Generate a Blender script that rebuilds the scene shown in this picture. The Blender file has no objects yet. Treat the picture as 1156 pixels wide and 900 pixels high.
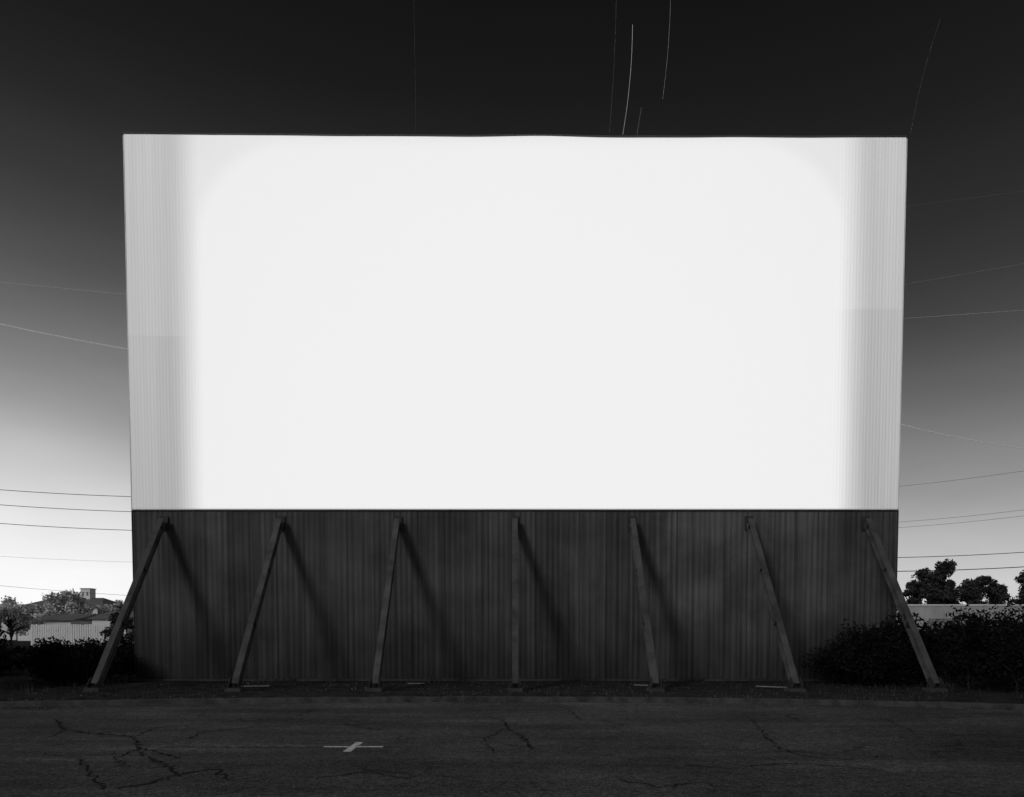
import bpy, math, random
import numpy as np
from mathutils import Vector, Matrix, noise as mnoise
random.seed(7); rng=np.random.default_rng(7)
scene=bpy.context.scene
F=800.0; H0=1.58   # camera metrics

# ---------------------------------------------------------------- helpers
def link(o,parent=None):
    scene.collection.objects.link(o)
    if parent: o.parent=parent
    return o
def mesh_obj(name,verts,faces,mat=None,parent=None,smooth=False):
    me=bpy.data.meshes.new(name); me.from_pydata([tuple(v) for v in verts],[],[tuple(f) for f in faces]); me.update()
    if smooth: me.polygons.foreach_set('use_smooth',[True]*len(me.polygons))
    if mat: me.materials.append(mat)
    return link(bpy.data.objects.new(name,me),parent)
def empty(name):
    o=bpy.data.objects.new(name,None); return link(o)
def box(name,lo,hi,mat,parent=None,bev=0.0):
    x0,y0,z0=lo;x1,y1,z1=hi
    v=[(x0,y0,z0),(x1,y0,z0),(x1,y1,z0),(x0,y1,z0),(x0,y0,z1),(x1,y0,z1),(x1,y1,z1),(x0,y1,z1)]
    f=[(0,3,2,1),(4,5,6,7),(0,1,5,4),(1,2,6,5),(2,3,7,6),(3,0,4,7)]
    o=mesh_obj(name,v,f,mat,parent)
    if bev:
        m=o.modifiers.new('b','BEVEL'); m.width=bev; m.segments=2
    return o
def beam(p0,p1,w,d,side=Vector((1,0,0))):
    p0=Vector(p0);p1=Vector(p1); ax=(p1-p0).normalized()
    s=(side-ax*side.dot(ax)).normalized(); n=ax.cross(s)
    v=[]
    for p in (p0,p1):
        for a,b in ((-1,-1),(1,-1),(1,1),(-1,1)):
            v.append(p+s*a*w/2+n*b*d/2)
    f=[(0,3,2,1),(4,5,6,7),(0,1,5,4),(1,2,6,5),(2,3,7,6),(3,0,4,7)]
    return v,f
def merge(parts):
    V=[];Fc=[]
    for v,f in parts:
        o=len(V); V+=list(v); Fc+=[tuple(i+o for i in q) for q in f]
    return V,Fc
def tube(pts,r,n=6,r2=None):
    V=[];Fc=[]; N=len(pts)
    for i,p in enumerate(pts):
        p=Vector(p); a=Vector(pts[max(i-1,0)]); b=Vector(pts[min(i+1,N-1)])
        t=(b-a).normalized(); u=t.cross(Vector((0,0,1)))
        if u.length<1e-3: u=t.cross(Vector((0,1,0)))
        u.normalize(); w=u.cross(t)
        rr=r if r2 is None else r+(r2-r)*i/(N-1)
        for k in range(n):
            an=2*math.pi*k/n; V.append(p+u*math.cos(an)*rr+w*math.sin(an)*rr)
    for i in range(N-1):
        for k in range(n):
            Fc.append((i*n+k,i*n+(k+1)%n,(i+1)*n+(k+1)%n,(i+1)*n+k))
    Fc.append(tuple(range(n-1,-1,-1))); Fc.append(tuple((N-1)*n+k for k in range(n)))
    return V,Fc

class NT:
    def __init__(s,tree): s.t=tree; s.n=tree.nodes; s.l=tree.links
    def new(s,t,**kw):
        n=s.n.new(t)
        for k,v in kw.items(): setattr(n,k,v)
        return n
    def put(s,sock,val):
        if isinstance(val,bpy.types.NodeSocket): s.l.new(val,sock)
        elif val is not None: sock.default_value=val
    def math(s,op,a,b=None,c=None,clamp=False):
        n=s.new('ShaderNodeMath',operation=op,use_clamp=clamp)
        s.put(n.inputs[0],a); s.put(n.inputs[1],b); s.put(n.inputs[2],c); return n.outputs[0]
    def mr(s,v,a,b,c=0.0,d=1.0,interp='SMOOTHSTEP'):
        n=s.new('ShaderNodeMapRange',interpolation_type=interp)
        s.put(n.inputs[0],v)
        for i,x in enumerate((a,b,c,d)): s.put(n.inputs[1+i],x)
        return n.outputs[0]
    def noise(s,vec,scale,detail=4,rough=.55,dist=0):
        n=s.new('ShaderNodeTexNoise'); s.put(n.inputs['Vector'],vec)
        n.inputs['Scale'].default_value=scale; n.inputs['Detail'].default_value=detail
        n.inputs['Roughness'].default_value=rough; n.inputs['Distortion'].default_value=dist
        return n.outputs[0]
    def mapping(s,vec,scale=(1,1,1),loc=(0,0,0)):
        n=s.new('ShaderNodeMapping'); s.put(n.inputs[0],vec)
        n.inputs['Scale'].default_value=scale; n.inputs['Location'].default_value=loc
        return n.outputs[0]
    def grey(s,v):
        n=s.new('ShaderNodeCombineColor')
        for i in range(3): s.put(n.inputs[i],v)
        return n.outputs[0]

def material(name,rough=.8,spec=.3):
    m=bpy.data.materials.new(name); m.use_nodes=True
    T=NT(m.node_tree); b=T.n['Principled BSDF']
    b.inputs['Roughness'].default_value=rough
    b.inputs['Specular IOR Level'].default_value=spec
    geo=T.new('ShaderNodeNewGeometry')
    return m,T,b,geo.outputs['Position']
def simple(name,val,var=.25,scale=3,rough=.8,spec=.2,bump=0,metal=0):
    m,T,b,P=material(name,rough,spec)
    n=T.noise(P,scale,6,.6)
    v=T.mr(n,.25,.75,val*(1-var),val*(1+var),'LINEAR')
    T.l.new(T.grey(v),b.inputs['Base Color']); b.inputs['Metallic'].default_value=metal
    if bump:
        bn=T.new('ShaderNodeBump'); bn.inputs['Distance'].default_value=bump
        T.l.new(T.noise(P,scale*8,5),bn.inputs['Height']); T.l.new(bn.outputs[0],b.inputs['Normal'])
    return m

# ---------------------------------------------------------------- materials
M_asph,T,b,P=material('asphalt',.9,.15)
fine=T.noise(P,30,4,.85); mid=T.noise(P,7,5,.7); big=T.noise(P,.35,5,.6)
strk=T.noise(T.mapping(P,(.18,1.3,1)),1.0,6,.65)
v=T.mr(fine,.40,.62,.014,.098,'LINEAR')
v=T.math('MULTIPLY',v,T.mr(mid,.3,.7,.5,1.5,'LINEAR'))
v=T.math('MULTIPLY',v,T.mr(big,.3,.7,.5,1.4,'LINEAR'))
v=T.math('MULTIPLY',v,T.mr(strk,.35,.68,.62,1.5,'LINEAR'))
speck=T.mr(T.noise(P,48,1,.5),.68,.74,0,.25,'LINEAR')
v=T.math('ADD',v,speck)
warp=T.new('ShaderNodeTexNoise'); warp.inputs['Scale'].default_value=.9; warp.inputs['Detail'].default_value=7; warp.inputs['Roughness'].default_value=.7
T.l.new(P,warp.inputs['Vector'])
vm=T.new('ShaderNodeVectorMath',operation='MULTIPLY_ADD'); T.l.new(warp.outputs['Color'],vm.inputs[0]); vm.inputs[1].default_value=(1.6,1.6,0); T.l.new(P,vm.inputs[2])
vo=T.new('ShaderNodeTexVoronoi',feature='DISTANCE_TO_EDGE'); vo.inputs['Scale'].default_value=.33; T.l.new(vm.outputs[0],vo.inputs['Vector'])
cr=T.mr(vo.outputs['Distance'],0.003,.014,0,1)
msk=T.mr(T.noise(P,.45,3,.5),.50,.62,1,0)
cr=T.math('MAXIMUM',cr,msk)
vo2=T.new('ShaderNodeTexVoronoi',feature='DISTANCE_TO_EDGE'); vo2.inputs['Scale'].default_value=1.7; T.l.new(vm.outputs[0],vo2.inputs['Vector'])
cr2=T.math('MAXIMUM',T.mr(vo2.outputs['Distance'],0.004,.03,0,1),T.mr(T.noise(T.mapping(P,(1,1,1),(7,3,0)),.33,3,.5),.50,.62,1,0))
v=T.math('MULTIPLY',v,T.mr(T.math('MULTIPLY',cr,T.mr(cr2,0,1,.5,1,'LINEAR')),0,1,.18,1,'LINEAR'))
T.l.new(T.grey(v),b.inputs['Base Color'])
bn=T.new('ShaderNodeBump'); bn.inputs['Distance'].default_value=.015; bn.inputs['Strength'].default_value=.9
T.l.new(T.math('ADD',T.math('MULTIPLY',fine,.8),T.math('MULTIPLY',mid,.6)),bn.inputs['Height']); T.l.new(bn.outputs[0],b.inputs['Normal'])

M_dirt=simple('dirt',.026,.75,2.2,.95,.05,.02)
M_ground=simple('ground_soil',.05,.4,.3,.95,.05,0)
M_conc=simple('concrete',.05,.5,2.5,.9,.1,.006)
M_curb=simple('curb_concrete',.055,.7,3.0,.9,.1,.006)
M_crack=simple('crack_fill',.006,.4,8,.8,.05)
M_steel=simple('weathered_steel',.066,.6,2.0,.8,.2,.002)
M_dark=simple('dark_steel',.03,.4,3,.7,.3)
M_back=simple('frame_steel',.12,.3,1.5,.6,.3)
M_trim=simple('trim_white_paint',.5,.2,1.5,.8,.1)
M_bark=simple('bark',.03,.4,4,.95,.05,.02)
M_wood=simple('pole_wood',.08,.4,3,.95,.05)
M_wire=simple('wire_black',.02,.2,1,.6,.2)
M_streak=simple('streak_white',.9,.05,.01,1,0)  # plain white in place of glowing streaks in the sky
M_wallp=simple('pale_stucco',.78,.1,.6,.9,.1)
M_shed=simple('pale_metal_siding',.40,.25,.5,.7,.2)
M_roof=simple('roof_shingle',.22,.3,1.0,.9,.1)
M_glass=simple('window_glass',.08,.2,1,.15,.5)
M_board=simple('weathered_board',.16,.5,6,.9,.1)
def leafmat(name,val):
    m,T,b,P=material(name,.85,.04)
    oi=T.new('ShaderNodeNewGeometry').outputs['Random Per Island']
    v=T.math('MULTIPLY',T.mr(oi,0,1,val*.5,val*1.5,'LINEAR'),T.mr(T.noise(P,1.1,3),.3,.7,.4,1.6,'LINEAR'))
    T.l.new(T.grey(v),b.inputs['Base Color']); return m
M_leaf=leafmat('dark_foliage',.011)
M_leafmid=leafmat('tree_foliage',.05)
M_leafhaze=leafmat('hazed_foliage',.6)  # distance haze put into the leaf colour of far trees
M_grass=leafmat('dry_grass',.04)

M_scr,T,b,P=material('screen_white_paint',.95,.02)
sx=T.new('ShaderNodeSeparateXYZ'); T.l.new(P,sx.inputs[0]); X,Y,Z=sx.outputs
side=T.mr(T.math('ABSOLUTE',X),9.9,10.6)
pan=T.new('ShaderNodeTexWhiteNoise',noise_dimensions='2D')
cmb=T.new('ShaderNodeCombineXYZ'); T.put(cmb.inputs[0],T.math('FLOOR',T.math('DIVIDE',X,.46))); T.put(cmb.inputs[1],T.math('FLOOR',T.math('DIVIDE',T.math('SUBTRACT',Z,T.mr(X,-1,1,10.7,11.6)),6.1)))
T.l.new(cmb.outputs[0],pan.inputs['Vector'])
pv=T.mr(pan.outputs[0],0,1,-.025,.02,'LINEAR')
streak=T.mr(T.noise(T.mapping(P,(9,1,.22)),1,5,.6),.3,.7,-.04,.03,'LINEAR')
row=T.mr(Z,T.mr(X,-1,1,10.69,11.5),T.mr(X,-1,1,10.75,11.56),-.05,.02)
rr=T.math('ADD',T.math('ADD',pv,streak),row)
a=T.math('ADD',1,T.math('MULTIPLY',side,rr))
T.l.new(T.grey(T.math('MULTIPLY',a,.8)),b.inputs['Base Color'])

M_low,T,b,P=material('dark_wall_paint',.7,.2)
sx=T.new('ShaderNodeSeparateXYZ'); T.l.new(P,sx.inputs[0]); X,Y,Z=sx.outputs
pid=T.math('FLOOR',T.math('DIVIDE',X,.74))
wn=T.new('ShaderNodeTexWhiteNoise',noise_dimensions='1D'); T.l.new(pid,wn.inputs['W'])
fr=T.math('FRACT',T.math('DIVIDE',X,.74))
seam=T.mr(T.math('ABSOLUTE',T.math('SUBTRACT',fr,.5)),.462,.485,1,.62)
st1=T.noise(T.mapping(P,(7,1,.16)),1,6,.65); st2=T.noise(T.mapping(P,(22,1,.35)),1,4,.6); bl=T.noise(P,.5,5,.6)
v=T.mr(wn.outputs[0],0,1,.058,.072,'LINEAR')
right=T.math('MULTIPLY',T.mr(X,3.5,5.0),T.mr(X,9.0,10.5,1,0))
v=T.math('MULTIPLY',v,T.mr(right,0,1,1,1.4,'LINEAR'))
v=T.math('MULTIPLY',v,T.mr(st1,.3,.7,.65,1.35,'LINEAR'))
v=T.math('MULTIPLY',v,T.mr(st2,.3,.7,.8,1.2,'LINEAR'))
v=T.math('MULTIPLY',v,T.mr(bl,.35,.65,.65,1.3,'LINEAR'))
v=T.math('MULTIPLY',v,seam)
basez=T.math('ADD',Z,T.math('MULTIPLY',st1,1.6))
v=T.math('MULTIPLY',v,T.mr(basez,.4,4.0,.35,1.0))  # wall colour darkens towards the bottom, edge broken by noise
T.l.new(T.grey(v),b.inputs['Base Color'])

# ---------------------------------------------------------------- ground
mesh_obj('ground',[(-2500,-2500,-.135),(2500,-2500,-.135),(2500,2500,-.135),(-2500,2500,-.135)],[(0,1,2,3)],M_ground)
def curbD(x):
    xx=max(-15,min(15,x)); 
    return 16.85-(1.25*(xx/11.7)**2 if xx<0 else 1.7*(xx/10.8)**2)
xs=[-80]+[i*.5 for i in range(-60,61)]+[80]
V=[];Fc=[]
for x in xs: V+=[(x,-90,-.12),(x,curbD(x)+.02,-.12)]
for i in range(len(xs)-1): Fc.append((2*i,2*i+2,2*i+3,2*i+1))
mesh_obj('asphalt_lot',V,Fc,M_asph)
ys=[.15,.6,1.2,1.9,2.6,3.4,4.2,5,6,8,12,20,40,120,380]
V=[];Fc=[]
for x in xs:
    for j,y in enumerate(ys):
        yy=curbD(x)+y
        z=-.004+ (0.03*mnoise.noise(Vector((x*.8,yy*.9,0))) if 0<j<9 else 0)
        V.append((x*(1 if y<20 else 4),yy,z))
n=len(ys)
for i in range(len(xs)-1):
    for j in range(n-1):
        Fc.append((i*n+j,(i+1)*n+j,(i+1)*n+j+1,i*n+j+1))
mesh_obj('dirt_verge',V,Fc,M_dirt,smooth=True)
V=[];Fc=[]
for x in xs:
    d=curbD(x); jz=.012*mnoise.noise(Vector((x*1.3,3,0)))
    for (dy,z) in ((0,-.13),(0.01,-.02),(.03,0.0+jz),(.15,0.004+jz),(.17,-.1)): V.append((x,d+dy,z))
for i in range(len(xs)-1):
    for j in range(4): Fc.append((i*5+j,(i+1)*5+j,(i+1)*5+j+1,i*5+j+1))
mesh_obj('curb',V,Fc,M_curb)

def gpos(px,py,z=-.12):
    D=F*(H0-z)/(py-712.0); return (px-578)/F*D,D
def ribbon(pts,w,z,seedv,jag=.05):
    r=random.Random(seedv); P2=[]
    for (x0,y0),(x1,y1) in zip(pts[:-1],pts[1:]):
        L=math.hypot(x1-x0,y1-y0); k=max(2,int(L/.07))
        for i in range(k):
            t=i/k; P2.append((x0+(x1-x0)*t+r.uniform(-jag,jag),y0+(y1-y0)*t+r.uniform(-jag,jag)*1.3))
    P2.append(pts[-1]); V=[];Fc=[]
    for i,(x,y) in enumerate(P2):
        a=P2[max(i-1,0)];c=P2[min(i+1,len(P2)-1)]
        dx,dy=c[0]-a[0],c[1]-a[1]; l=math.hypot(dx,dy) or 1; nx,ny=-dy/l,dx/l
        ww=w*r.uniform(.2,1.4)*(1 if 0<i<len(P2)-1 else .1)
        V+=[(x+nx*ww,y+ny*ww,z),(x-nx*ww,y-ny*ww,z)]
    for i in range(len(P2)-1): Fc.append((2*i,2*i+1,2*i+3,2*i+2))
    return V,Fc
cracks=[[(62,812),(72,824),(110,829),(150,832),(160,845),(205,856)],[(118,892),(165,885),(205,874),(150,846)],[(205,874),(240,868),(262,880)],
 [(215,835),(222,828),(255,824),(330,818)],[(566,811),(572,822),(590,832),(602,846)],[(500,806),(540,812),(566,811)],[(572,822),(545,835),(560,850)],
 [(845,808),(862,828),(880,846),(908,853)],[(700,880),(750,889),(790,884),(830,890)],[(905,853),(960,858),(1010,852)],[(40,850),(90,856),(118,892)],
 [(930,806),(1000,812),(1100,809)],[(350,880),(420,872),(470,880)],[(640,800),(655,812),(700,818),(740,815)],
 [(72,824),(60,832),(20,836)],[(150,832),(175,822),(230,818)],[(160,845),(130,856),(140,866)],[(760,862),(820,868),(900,862),(1000,870)],[(1000,812),(1030,826),(1100,832)]]
parts=[]
for i,c in enumerate(cracks): parts.append(ribbon([gpos(*p) for p in c],.024 if i<5 else .016,-.116,i))
V,Fc=merge(parts); mesh_obj('asphalt_crack',V,Fc,M_crack)
cx,cy=gpos(399,843.5)
def sheet(x0,y0,x1,y1,z=-.114):
    return [(x0,y0,z),(x1,y0,z),(x1,y1,z),(x0,y1,z)],[(0,1,2,3)]
M_cross,T,b,P=material('cross_paint',.8,.1)
wv=T.mr(T.noise(P,16,5,.7),.36,.5,.08,.6)
T.l.new(T.grey(wv),b.inputs['Base Color'])
V,Fc=merge([sheet(cx-.43,cy-.055,cx-.056,cy+.05),sheet(cx+.056,cy-.05,cx+.43,cy+.055),sheet(cx-.055,cy-.42,cx+.055,cy+.42)])
mesh_obj('painted_cross_marking',V,Fc,M_cross)
M_fade,T,b,P=material('faded_line_paint',.85,.1)
wv=T.mr(T.noise(P,9,6,.75),.42,.62,.03,.15)
T.l.new(T.grey(wv),b.inputs['Base Color'])
V,Fc=merge([sheet(cx-2.75,cy-.05,cx-.5,cy+.05)])
mesh_obj('faded_parking_line',V,Fc,M_fade)

# ---------------------------------------------------------------- screen tower
tower=empty('drive_in_screen')
XL,XR=-11.9,12.09
YB,YT,ZT=22.43,21.72,16.8
def yw(z): return YB+(YT-YB)*z/ZT
def sheet_corr(name,z0,z1,pitch,amp,mat,rows,topfun=None,off=0,inner=1.0):
    step=pitch/8; xs=np.arange(XL,XR+1e-6,step); xs[-1]=XR
    V=[];Fc=[]; R=rows+1
    for x in xs:
        k=min(1,max(0,(abs(x-.25)-9.6)/.5)); am=amp*(inner+(1-inner)*k)
        dy=-am*math.sin(2*math.pi*x/pitch)
        for j in range(R):
            z=z0+(z1-z0)*j/rows
            zz=z if (j<rows or topfun is None) else topfun(x)
            w=.012*mnoise.noise(Vector((x*.35,z*.25,1)))
            V.append((x,yw(zz)+dy+w+off,zz))
    for i in range(len(xs)-1):
        for j in range(rows): Fc.append((i*R+j,(i+1)*R+j,(i+1)*R+j+1,i*R+j+1))
    return mesh_obj(name,V,Fc,mat,tower,True)
def topz(x):
    t=(x-XL)/(XR-XL)
    return 16.8-.10*t-.04*math.sin(math.pi*t)+.012*mnoise.noise(Vector((x*.5,0,0)))+.03*math.exp(-((x-.6)/1.6)**2)
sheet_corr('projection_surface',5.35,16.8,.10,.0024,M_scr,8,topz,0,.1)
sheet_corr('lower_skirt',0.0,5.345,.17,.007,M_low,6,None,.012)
parts=[]
N=48
for i in range(N):
    xa=XL-.03+(XR-XL+.06)*i/N; xb=XL-.03+(XR-XL+.06)*(i+1)/N-.012
    za,zb=topz(xa)+random.uniform(-.004,.004),topz(xb)
    parts.append(beam((xa,YT+.12,za+.02),(xb,YT+.12,zb+.02),.3,.03,Vector((0,1,0))))
V,Fc=merge(parts); mesh_obj('cap_flashing',V,Fc,M_dark,tower)
ym=yw(5.34)+.08
parts=[beam((XL-.015,ym,5.35),(XL-.015,YT+.08,16.76),.02,.18),beam((XR+.015,ym,5.35),(XR+.015,YT+.08,16.66),.02,.18)]
V,Fc=merge(parts); mesh_obj('edge_trim',V,Fc,M_trim,tower)
parts=[beam((XL-.015,YB+.08,0),(XL-.015,ym,5.34),.02,.18),beam((XR+.015,YB+.08,0),(XR+.015,ym,5.34),.02,.18)]
V,Fc=merge(parts); mesh_obj('skirt_edge_trim',V,Fc,M_dark,tower)
parts=[]
for k in range(-3,4):
    x=.09+k*3.66
    parts.append(beam((x,YB+.25,0),(x,YT+.25,16.4),.22,.22))
    parts.append(beam((x,YB+4.2,0),(x,YT+.4,15.8),.18,.18))
    for z in (3,6,9,12): 
        y1=(YB+4.2)+((YT+.4)-(YB+4.2))*z/15.8; parts.append(beam((x,yw(z)+.36,z),(x,y1-.09,z),.1,.1))
for z in (1.2,3.2,5.3,7.3,9.3,11.3,13.3,15.3):
    parts.append(beam((XL+.03,yw(z)+.08,z),(XR-.03,yw(z)+.08,z),.1,.1,Vector((0,0,1))))
V,Fc=merge(parts); mesh_obj('rear_frame',V,Fc,M_back,tower)
box('wall_footing',(XL-.1,YB-.16,-.05),(XR+.1,YB+.5,.05),M_conc,tower,.02)
V,Fc=beam((XL,yw(5.345)-.012,5.345),(XR,yw(5.345)-.012,5.345),.04,.02,Vector((0,0,1)))
mesh_obj('ledger_strip',V,Fc,M_dark,tower)
for k in range(-3,4):
    x=.09+k*3.66
    top=Vector((x,yw(5.0)-.13,5.0)); foot=Vector((x,18.55,.14))
    ax=(foot-top).normalized(); nrm=Vector((1,0,0)).cross(ax)
    if nrm.y>0: nrm=-nrm
    parts=[]
    wd=.17; dp=.22
    parts.append(beam(top+nrm*(dp/2),foot+nrm*(dp/2),wd,.022))
    parts.append(beam(top-nrm*(dp/2),foot-nrm*(dp/2),wd,.022))
    parts.append(beam(top,foot,.05,dp-.024))
    for t in (.04,.33,.66,.96):
        p=top.lerp(foot,t); parts.append(beam(p-ax*.01,p+ax*.01,wd-.01,dp-.026))
    V,Fc=merge(parts); o=mesh_obj('raking_brace',V,Fc,M_steel,tower)
    m=o.modifiers.new('b','BEVEL'); m.width=.004; m.segments=1
    parts=[beam((x,yw(4.72)-.03,4.72),(x,yw(5.16)-.03,5.16),.24,.03)]
    V,Fc=merge(parts); mesh_obj('brace_bracket',V,Fc,M_dark,tower)
    box('brace_footing',(x-.21,18.3,-.08),(x+.21,18.8,.07),M_conc,tower,.03)
    parts=[beam((x,18.52,.071),(x,18.52,.095),.34,.34),beam((x-.12,18.4,.095),(x-.12,18.6,.3),.02,.2),beam((x+.12,18.4,.095),(x+.12,18.6,.3),.02,.2)]
    for sx_ in (-.14,.14):
        for sy in (-.13,.13): parts.append(tube([(x+sx_,18.52+sy,.1),(x+sx_,18.52+sy,.16)],.018))
    V,Fc=merge(parts); mesh_obj('base_plate',V,Fc,M_dark,tower)

# ---------------------------------------------------------------- foliage
def leaves(blobs,n,size,seedv,shell=.55,gap=.0,flat=1.0):
    r=np.random.default_rng(seedv); V=[];Fc=[]
    vols=np.array([b[3]*b[4]*b[5] for b in blobs]); pr=vols/vols.sum()
    idx=r.choice(len(blobs),n,p=pr); cnt=0
    for i in idx:
        cx,cy,cz,rx,ry,rz=blobs[i]
        d=r.normal(size=3); d/=np.linalg.norm(d); rad=(shell+(1-shell)*r.random())
        nz=mnoise.noise(Vector(d*2.2)+Vector((cx,cy,cz))*1.7)
        rad*=1+.45*nz
        p=np.array([cx+d[0]*rx*rad,cy+d[1]*ry*rad,cz+d[2]*rz*rad])
        if gap and mnoise.noise(Vector(p/ (size*7)))>.5-gap: continue
        if p[2]<0.0: continue
        s=size*r.uniform(.5,1.4)
        a=r.normal(size=3); a/=np.linalg.norm(a); b_=np.cross(a,r.normal(size=3)); b_/=np.linalg.norm(b_)
        c=p; V+=[c-a*s,c+b_*s*.42*flat,c+a*s,c-b_*s*.42*flat]
        Fc.append((cnt,cnt+1,cnt+2,cnt+3)); cnt+=4
    return V,Fc
def bush(name,blobs,n,size,seedv,mat=None,shell=.35,stems=14):
    root=empty(name)
    V,Fc=leaves(blobs,n,size,seedv,shell); mesh_obj('leaves',V,Fc,mat or M_leaf,root)
    parts=[]; r=random.Random(seedv)
    for i in range(stems):
        b_=r.choice(blobs); x=b_[0]+r.uniform(-.4,.4)*b_[3]; y=b_[1]+r.uniform(-.4,.4)*b_[4]
        tx=b_[0]+r.uniform(-.85,.85)*b_[3]; tz=b_[2]+b_[5]*r.uniform(.6,1.15)
        parts.append(tube([(x,y,-.05),((x+tx)/2+.05,y,tz*.55),(tx,y+r.uniform(-.2,.2),tz)],.02,5,.006))
    V,Fc=merge(parts); mesh_obj('stems',V,Fc,M_bark,root)
    return root
def blobset(x0,x1,y0,y1,zt,n,seedv,rmin=.5,rmax=.9,vlo=.78,vhi=1.1):
    r=random.Random(seedv); B=[]
    for i in range(n):
        x=x0+(x1-x0)*(i+.5)/n+r.uniform(-.25,.25); y=r.uniform(y0,y1); q=r.uniform(rmin,rmax)
        top=zt(x)*r.uniform(vlo,vhi)
        B.append((x,y,top*.5,q*1.15,q,top*.5))
    return B
bush('oleander_bush',blobset(9.7,12.6,20.2,21.4,lambda x:2.1-.7*max(0,(10.6-x)),9,1),34000,.05,1)
bush('oleander_bush',blobset(11.9,16.2,17.4,19.0,lambda x:2.4+.2*math.sin(x*2.2)-.9*max(0,12.5-x),10,2,.5,.95),38000,.055,2)
bush('oleander_bush',blobset(12.5,19,21.5,24,lambda x:2.2,9,3,.7,1.1),18000,.085,3)
bush('oleander_bush',blobset(-17.4,-13.9,18.2,20.2,lambda x:2.5-.75*max(0,x+14.6),8,4,.6,.9),32000,.055,4)
bush('oleander_bush',blobset(-14.8,-12.0,20.8,23.0,lambda x:1.2,9,5,.45,.8,.6,1.15),22000,.055,5)
bush('oleander_bush',blobset(-26,-14,24,29,lambda x:1.15,12,6,.9,1.3,.6,1.15),22000,.09,6)

def tree(name,x,y,h,cw,seedv,mat,n=6000,ls=.22,trunk=.25,cb=.35):
    root=empty(name); r=random.Random(seedv); parts=[]
    parts.append(tube([(x,y,-.1),(x+.1,y,h*.25),(x-.1,y+.1,h*.5),(x,y,h*.82)],trunk,8,trunk*.25))
    B=[]
    for i in range(15):
        an=r.uniform(0,6.28); t=r.uniform(0,1); z=h*(cb+(1-cb)*t*.9); rad=cw*.5*r.uniform(.35,1)*(1-.55*t**2)
        bx,by=x+math.cos(an)*rad,y+math.sin(an)*rad; q=cw*r.uniform(.12,.22)
        B.append((bx,by,z,q,q,q*.75))
        parts.append(tube([(x,y,z*.62),((x+bx)/2,(y+by)/2,z*.85),(bx,by,z)],trunk*.35,5,trunk*.08))
    B.append((x,y,h*.66,cw*.28,cw*.28,h*.17))
    V,Fc=merge(parts); mesh_obj('trunk_and_limbs',V,Fc,M_bark,root)
    V,Fc=leaves(B,n,ls,seedv,.3,.12); mesh_obj('crown',V,Fc,mat,root)
    return root
def W(px,D): return (px-578)/F*D
tree('broadleaf_tree',W(1056,90),90,10.3,6.2,11,M_leafmid,7000,.24)
tree('broadleaf_tree',W(1068,94),94,8.6,4.5,12,M_leafmid,4500,.24)
tree('broadleaf_tree',W(1036,92),92,8.0,4.2,17,M_leafmid,4500,.24)
tree('broadleaf_tree',W(1100,88),88,9.4,4.0,13,M_leafmid,4500,.22)
tree('broadleaf_tree',W(1125,90),90,9.0,4.0,14,M_leafmid,4500,.22)
tree('broadleaf_tree',W(1162,86),86,9.3,4.4,15,M_leafmid,4500,.22)
tree('broadleaf_tree',W(1215,90),90,9.5,6,16,M_leafmid,4500,.25)
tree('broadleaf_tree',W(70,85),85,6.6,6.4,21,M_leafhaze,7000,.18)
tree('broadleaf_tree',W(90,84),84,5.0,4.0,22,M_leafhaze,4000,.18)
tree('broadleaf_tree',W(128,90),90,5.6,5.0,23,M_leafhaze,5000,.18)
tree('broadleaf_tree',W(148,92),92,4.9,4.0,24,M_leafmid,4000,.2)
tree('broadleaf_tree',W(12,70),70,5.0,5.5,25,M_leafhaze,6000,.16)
tree('broadleaf_tree',W(-60,70),70,6.8,6.0,26,M_leafmid,5000,.2)
tree('broadleaf_tree',W(138,40),40,2.7,2.0,29,M_leafmid,3000,.09,.08)
B=[]
r=random.Random(5)
for i in range(150):
    x=-330+i*4.4+r.uniform(-2,2); q=r.uniform(2,4); B.append((x,250+r.uniform(-10,10),q*.6,q*1.3,q,q))
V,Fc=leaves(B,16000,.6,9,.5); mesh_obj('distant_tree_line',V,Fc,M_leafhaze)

# ---------------------------------------------------------------- buildings / fences
wh=empty('warehouse')
x0,x1,y0=W(1000,66),W(1300,66),66
box('walls',(x0,y0,-.1),(x1,y0+18,3.9),M_shed,wh)
box('parapet',(x0-.1,y0-.1,3.9),(x1+.1,y0+18.1,4.02),M_wallp,wh)
parts=[beam((x0+i*.9,y0-.03,0),(x0+i*.9,y0-.03,3.88),.06,.05) for i in range(1,int((x1-x0)/.9))]
V,Fc=merge(parts); mesh_obj('siding_ribs',V,Fc,M_shed,wh)
for i in range(3):
    xx=x0+4+i*7; box('roller_door',(xx,y0-.05,-.05),(xx+3,y0-.001,2.7),M_roof,wh)
lb=empty('community_hall')
D=110; x0,x1=W(20,D),W(114,D)
box('walls',(x0,D,-.1),(x1,D+10,5.2),M_wallp,lb)
for i in range(6):
    xx=x0+1+i*2.0; box('window',(xx,D-.03,2.9),(xx+1.0,D-.001,4.2),M_glass,lb)
box('door',(x0+5.9,D-.04,-.05),(x0+6.8,D-.002,2.0),M_glass,lb)
e=.5
V=[(x0-e,D-e,5.2),(x1+e,D-e,5.2),(x1+e,D+10+e,5.2),(x0-e,D+10+e,5.2),(x0+2.5,D+5,6.9),(x1-2.5,D+5,6.9)]
mesh_obj('hip_roof',V,[(0,1,5,4),(1,2,5),(2,3,4,5),(3,0,4),(3,2,1,0)],M_roof,lb)
cx0=W(99.5,D+5)
box('cupola',(cx0-.75,D+4.2,5.8),(cx0+.75,D+5.8,8.3),M_wallp,lb)
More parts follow.
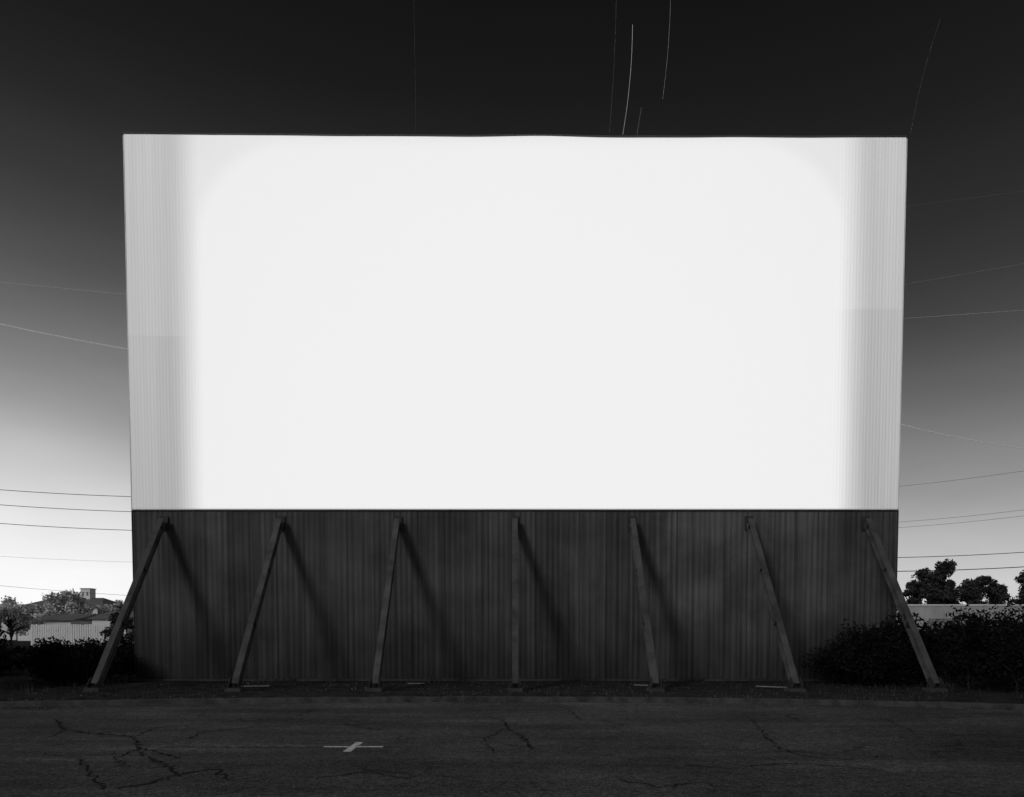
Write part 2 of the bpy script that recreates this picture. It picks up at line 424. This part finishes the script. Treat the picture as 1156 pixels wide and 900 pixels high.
box('cupola_cap',(cx0-.85,D+4.1,8.3),(cx0+.85,D+5.9,8.42),M_shed,lb)
for s in (-.35,.35): box('cupola_louvre',(cx0+s-.12,D+4.17,7.2),(cx0+s+.12,D+4.199,7.8),M_roof,lb)
fn=empty('white_fence')
D=52; fx0,fx1=W(36,D),W(122,D)
parts=[]; xx=fx0
while xx<fx1:
    parts.append(beam((xx,D,-.05),(xx,D,2.0+.06*random.random()),.13,.03)); xx+=.17
V,Fc=merge(parts); mesh_obj('boards',V,Fc,M_wallp,fn)
parts=[beam((fx0,D+.04,z),(fx1,D+.04,z),.09,.05,Vector((0,0,1))) for z in (.5,1.7)]
xx=fx0
while xx<fx1: parts.append(beam((xx,D+.11,-.05),(xx,D+.11,2.05),.1,.1)); xx+=2.4
V,Fc=merge(parts); mesh_obj('rails_and_posts',V,Fc,M_wallp,fn)
def house(x0,x1,D,h,rh,nw):
    hs=empty('stucco_house')
    box('walls',(x0,D,-.1),(x1,D+8,h),M_wallp,hs)
    V=[(x0-.4,D-.4,h),(x1+.4,D-.4,h),(x1+.4,D+8.4,h),(x0-.4,D+8.4,h),(x0-.4,D+4,h+rh),(x1+.4,D+4,h+rh)]
    mesh_obj('gable_roof',V,[(0,1,5,4),(1,2,5),(2,3,4,5),(3,0,4),(3,2,1,0)],M_roof,hs)
    st=(x1-x0)/nw
    for i in range(nw): box('window',(x0+st*(i+.25),D-.03,1.4),(x0+st*(i+.7),D-.001,h-.8),M_glass,hs)
    box('chimney',(x0+st*.6,D+5,h+.3),(x0+st*.6+.6,D+5.6,h+rh+.7),M_roof,hs)
house(W(114,130),W(156,130),130,5.0,1.3,3)
house(W(104,74),W(142,74),74,2.8,.9,3)
house(W(38,78),W(80,78),78,2.7,.8,4)
house(W(-20,120),W(18,120),120,4.6,1.3,3)

# ---------------------------------------------------------------- utility poles and wires
def upole(x,y,h,arms):
    root=empty('utility_pole')
    V,Fc=tube([(x,y,-.1),(x,y,h*.5),(x,y,h)],.17,10,.11); mesh_obj('pole',V,Fc,M_wood,root,True)
    parts=[];ins=[]
    for z in arms:
        parts.append(beam((x,y-1.1,z-.15),(x,y+1.1,z-.15),.11,.11,Vector((0,0,1))))
        for s in (-1,0,1): ins.append(tube([(x,y+s,z-.1),(x,y+s,z+.02),(x,y+s,z+.08)],.05,8,.03))
    V,Fc=merge(parts); mesh_obj('crossarms',V,Fc,M_wood,root)
    V,Fc=merge(ins); mesh_obj('insulators',V,Fc,M_glass,root)
def pz(py,D): return H0+(712-py)/F*D
def wire(pa,Da,pb,Db,r,sag=.3):
    A=Vector((W(pa[0],Da),Da,pz(pa[1],Da))); B_=Vector((W(pb[0],Db),Db,pz(pb[1],Db)))
    pts=[]
    for i in range(25):
        t=i/24; p=A.lerp(B_,t); p.z-=sag*4*t*(1-t); pts.append(p)
    return tube(pts,r,5)
L=[]
for (ya,yb) in ((548,562),(565,579),(586,600)): L.append(wire((-60,ya),58,(230,yb),64,.026,.25))
V,Fc=merge(L); mesh_obj('power_line',V,Fc,M_wire)
upole(W(-60,58),58,pz(548,58)+.4,[pz(548,58),pz(565,58),pz(586,58)])
upole(W(230,64),64,pz(562,64)+.4,[pz(562,64),pz(579,64),pz(600,64)])
L=[wire((-60,624),95,(230,636),100,.014,.3),wire((-60,655),80,(230,676),84,.018,.3)]
V,Fc=merge(L); mesh_obj('power_line',V,Fc,M_roof)
L=[]
for (ya,yb,rr_) in ((630,618,.032),(645,635,.040)): L.append(wire((930,ya),70,(1230,yb),66,rr_,.3))
V,Fc=merge(L); mesh_obj('power_line',V,Fc,M_wire)
L=[]
for (ya,yb) in ((556,520),(594,566),(600,573)): L.append(wire((930,ya),110,(1230,yb),90,.02,.5))
V,Fc=merge(L); mesh_obj('power_line',V,Fc,M_wire)
upole(W(930,70),70,9.6,[pz(630,70),pz(645,70)]); upole(W(1230,66),66,9.8,[pz(618,66),pz(635,66)])
def trail(px0,py0,px1,py1,bend,r):
    D=900; A=Vector((W(px0,D),D,pz(py0,D))); B_=Vector((W(px1,D),D,pz(py1,D)))
    pts=[]
    dr=(B_-A).normalized(); nn=Vector((-dr.z,0,dr.x))
    for i in range(21):
        t=i/20; pts.append(A.lerp(B_,t)+nn*bend*4*t*(1-t))
    return tube(pts,r,5)
for (a,bz,rd) in (((-60,352,148,395),-2,.62),((1012,478,1200,512),-4,.6),((714,28,703,152),3,.18),((757,-30,748,112),3,.07),((724,122,719,152),0,.06),
      ((-60,313,150,333),0,.10),((696,-30,688,150),2,.022),((1016,360,1200,347),0,.10),((1016,322,1200,290),0,.04),((1016,234,1200,210),0,.02),((1062,20,1028,150),-3,.02),((466,-30,469,150),1,.012)):
    V,Fc=trail(*a,bz,rd); mesh_obj('light_streak',V,Fc,M_streak)  # thin tubes stand in for aircraft and star light streaks

# ---------------------------------------------------------------- grass & debris on the verge
V=[];Fc=[];c=0
for i in range(11000):
    x=random.uniform(-17,17); 
    if random.random()<.5: y=random.uniform(curbD(x)+.2,22.2)
    else: y=random.choice([22.15,curbD(x)+.25])+random.gauss(0,.12)
    if mnoise.noise(Vector((x*.6,y*.6,4)))<.02: continue
    h=random.uniform(.04,.18)*(2.2 if abs(x)>11.5 else 1); an=random.uniform(0,6.28); w=.008
    dx,dy=math.cos(an)*w,math.sin(an)*w; lx,ly=random.uniform(-.06,.06),random.uniform(-.06,.06)
    V+=[(x-dx,y-dy,-.01),(x+dx,y+dy,-.01),(x+lx,y+ly,h)]; Fc.append((c,c+1,c+2)); c+=3
mesh_obj('grass',V,Fc,M_grass)
for (px,py,l,an) in ((285,776,.9,.25),(727,775,.55,-.5),(875,777,1.0,-.6),(470,773,.5,.1)):
    D=F*H0/(py-712); x=W(px,D)
    d=Vector((math.cos(an),math.sin(an),0))*l/2; p=Vector((x,D,.035))
    V,Fc=beam(p-d,p+d,.12,.03,Vector((-math.sin(an),math.cos(an),0))); mesh_obj('weathered_board',V,Fc,M_board)
V=[];Fc=[];c=0
for i in range(2600):
    if i<1500: x=random.uniform(-15,15); y=curbD(x)-abs(random.gauss(0,.5))-.03; z=-.12
    else: x=random.uniform(-13,13); y=random.uniform(curbD(x)+.3,22.1); z=-.0
    s=random.uniform(.006,.022)
    pts=[(x+random.uniform(-s,s),y+random.uniform(-s,s),z+s*random.uniform(.5,1.1)) for _ in range(1)]
    V+=[(x-s,y-s,z-.02),(x+s,y-s*.6,z-.02),(x+s*.4,y+s,z-.02),pts[0]]
    Fc+=[(c,c+1,c+3),(c+1,c+2,c+3),(c+2,c,c+3)]; c+=4
mesh_obj('gravel',V,Fc,M_board)

# ---------------------------------------------------------------- light
sd=Vector((.709,1,-.60)).normalized()
sun=bpy.data.lights.new('sun','SUN'); sun.energy=.92; sun.angle=math.radians(12.0); sun.color=(1,1,1)
so=link(bpy.data.objects.new('sun',sun)); so.rotation_euler=sd.to_track_quat('-Z','Y').to_euler()
elev=math.asin(-sd.z); azi=math.atan2(-sd.x,-sd.y)
pl=bpy.data.lights.new('film_projector_lamp','SPOT'); pl.energy=1.0; pl.spot_size=math.radians(40); pl.spot_blend=0; pl.shadow_soft_size=0.0
PX,PY,PZ=.3,-50.,4.; PD=72.1
po=link(bpy.data.objects.new('film_projector_lamp',pl)); po.location=(PX,PY,PZ); po.rotation_euler=(math.radians(90),0,0)
pl.energy=.625/.8*4*math.pi**2*PD**2
pl.use_nodes=True; T=NT(pl.node_tree); em=[n for n in T.n if n.type=='EMISSION'][0]
tc=T.new('ShaderNodeTexCoord'); sp=T.new('ShaderNodeSeparateXYZ'); T.l.new(tc.outputs['Normal'],sp.inputs[0])
az_=T.math('ABSOLUTE',sp.outputs[2])
u=T.math('ADD',T.math('MULTIPLY',T.math('DIVIDE',sp.outputs[0],az_),PD),PX)
vv=T.math('ADD',T.math('MULTIPLY',T.math('DIVIDE',sp.outputs[1],az_),PD),PZ)
du=T.math('ABSOLUTE',T.math('SUBTRACT',u,.27))
xedge=T.mr(du,9.85,10.95,1,0)
side_fill=T.mr(du,10.4,11.4,.34,.39)  # spill level added to lift the screen's side strips, sparing the skirt
side_fill=T.math('MULTIPLY',side_fill,T.mr(vv,6,16,.9,1.15,'LINEAR'))
bot=T.mr(vv,5.37,5.42,0,1)
R=2.9
qx=T.math('MAXIMUM',T.math('SUBTRACT',du,9.9-R),0); qy=T.math('MAXIMUM',T.math('SUBTRACT',vv,16.5-R),0)
sdv=T.math('SUBTRACT',T.math('SQRT',T.math('ADD',T.math('MULTIPLY',qx,qx),T.math('MULTIPLY',qy,qy))),R)
core=T.mr(sdv,-.15,.45,1,.82)
core2=T.mr(sdv,.3,2.2,1,.85)
mk=T.math('MULTIPLY',xedge,T.math('MULTIPLY',core,core2))
mk=T.math('ADD',T.math('MULTIPLY',mk,T.math('SUBTRACT',1,side_fill)),side_fill)
mk=T.math('MULTIPLY',mk,bot)
T.l.new(mk,em.inputs['Strength'])

# world
w=bpy.data.worlds.new('World'); scene.world=w; w.use_nodes=True; T=NT(w.node_tree); bg=T.n['Background']
tc=T.new('ShaderNodeTexCoord'); sp=T.new('ShaderNodeSeparateXYZ'); T.l.new(tc.outputs['Generated'],sp.inputs[0])
def ramp(stops):
    n=T.new('ShaderNodeValToRGB'); cr=n.color_ramp; cr.interpolation='LINEAR'
    while len(cr.elements)<len(stops): cr.elements.new(.5)
    for e,(p,v) in zip(cr.elements,stops): e.position=p; e.color=(v,v,v,1)
    T.l.new(sp.outputs[2],n.inputs[0]); return n.outputs[0]
left=ramp([(0,.88),(.055,.83),(.117,.70),(.165,.56),(.218,.42),(.265,.30),(.312,.20),(.355,.135),(.397,.09),(.44,.058),(.474,.039),(.541,.019),(.6,.010),(.67,.006),(1,.004)])
rgt=ramp([(0,.66),(.055,.58),(.117,.44),(.165,.32),(.218,.225),(.265,.15),(.312,.095),(.355,.061),(.397,.040),(.44,.027),(.474,.020),(.541,.012),(.6,.008),(.67,.0055),(1,.004)])
mx=T.new('ShaderNodeMix',data_type='RGBA'); T.l.new(T.mr(sp.outputs[0],-.45,.5),mx.inputs[0]); T.l.new(left,mx.inputs[6]); T.l.new(rgt,mx.inputs[7])
sky=T.new('ShaderNodeTexSky',sky_type='NISHITA'); sky.sun_disc=False; sky.sun_elevation=elev; sky.sun_rotation=azi
bw=T.new('ShaderNodeRGBToBW'); T.l.new(sky.outputs[0],bw.inputs[0])
nz=T.noise(T.mapping(tc.outputs['Generated'],(1,1,4)),2.0,5,.5)
g=T.math('MULTIPLY',mx.outputs[2],T.mr(nz,.3,.7,.9,1.1,'LINEAR'))
tot=T.math('ADD',g,T.math('MULTIPLY',bw.outputs[0],.0004))
dt=T.new('ShaderNodeVectorMath',operation='DOT_PRODUCT'); T.l.new(tc.outputs['Generated'],dt.inputs[0]); dt.inputs[1].default_value=tuple(Vector((-.72,1,.04)).normalized())
tot=T.math('ADD',tot,T.mr(dt.outputs['Value'],.965,1.0,0,.14))
T.l.new(T.grey(tot),bg.inputs[0]); bg.inputs[1].default_value=1.0

cd=bpy.data.cameras.new('camera'); cam=link(bpy.data.objects.new('camera',cd)); scene.camera=cam
cam.location=(0,0,H0); cam.rotation_euler=(math.radians(90),0,0)
cd.sensor_width=36; cd.lens=36*F/1156; cd.shift_y=(712-450)/1156; cd.clip_end=6000
scene.view_settings.view_transform='Standard'; scene.view_settings.look='None'; scene.view_settings.exposure=0
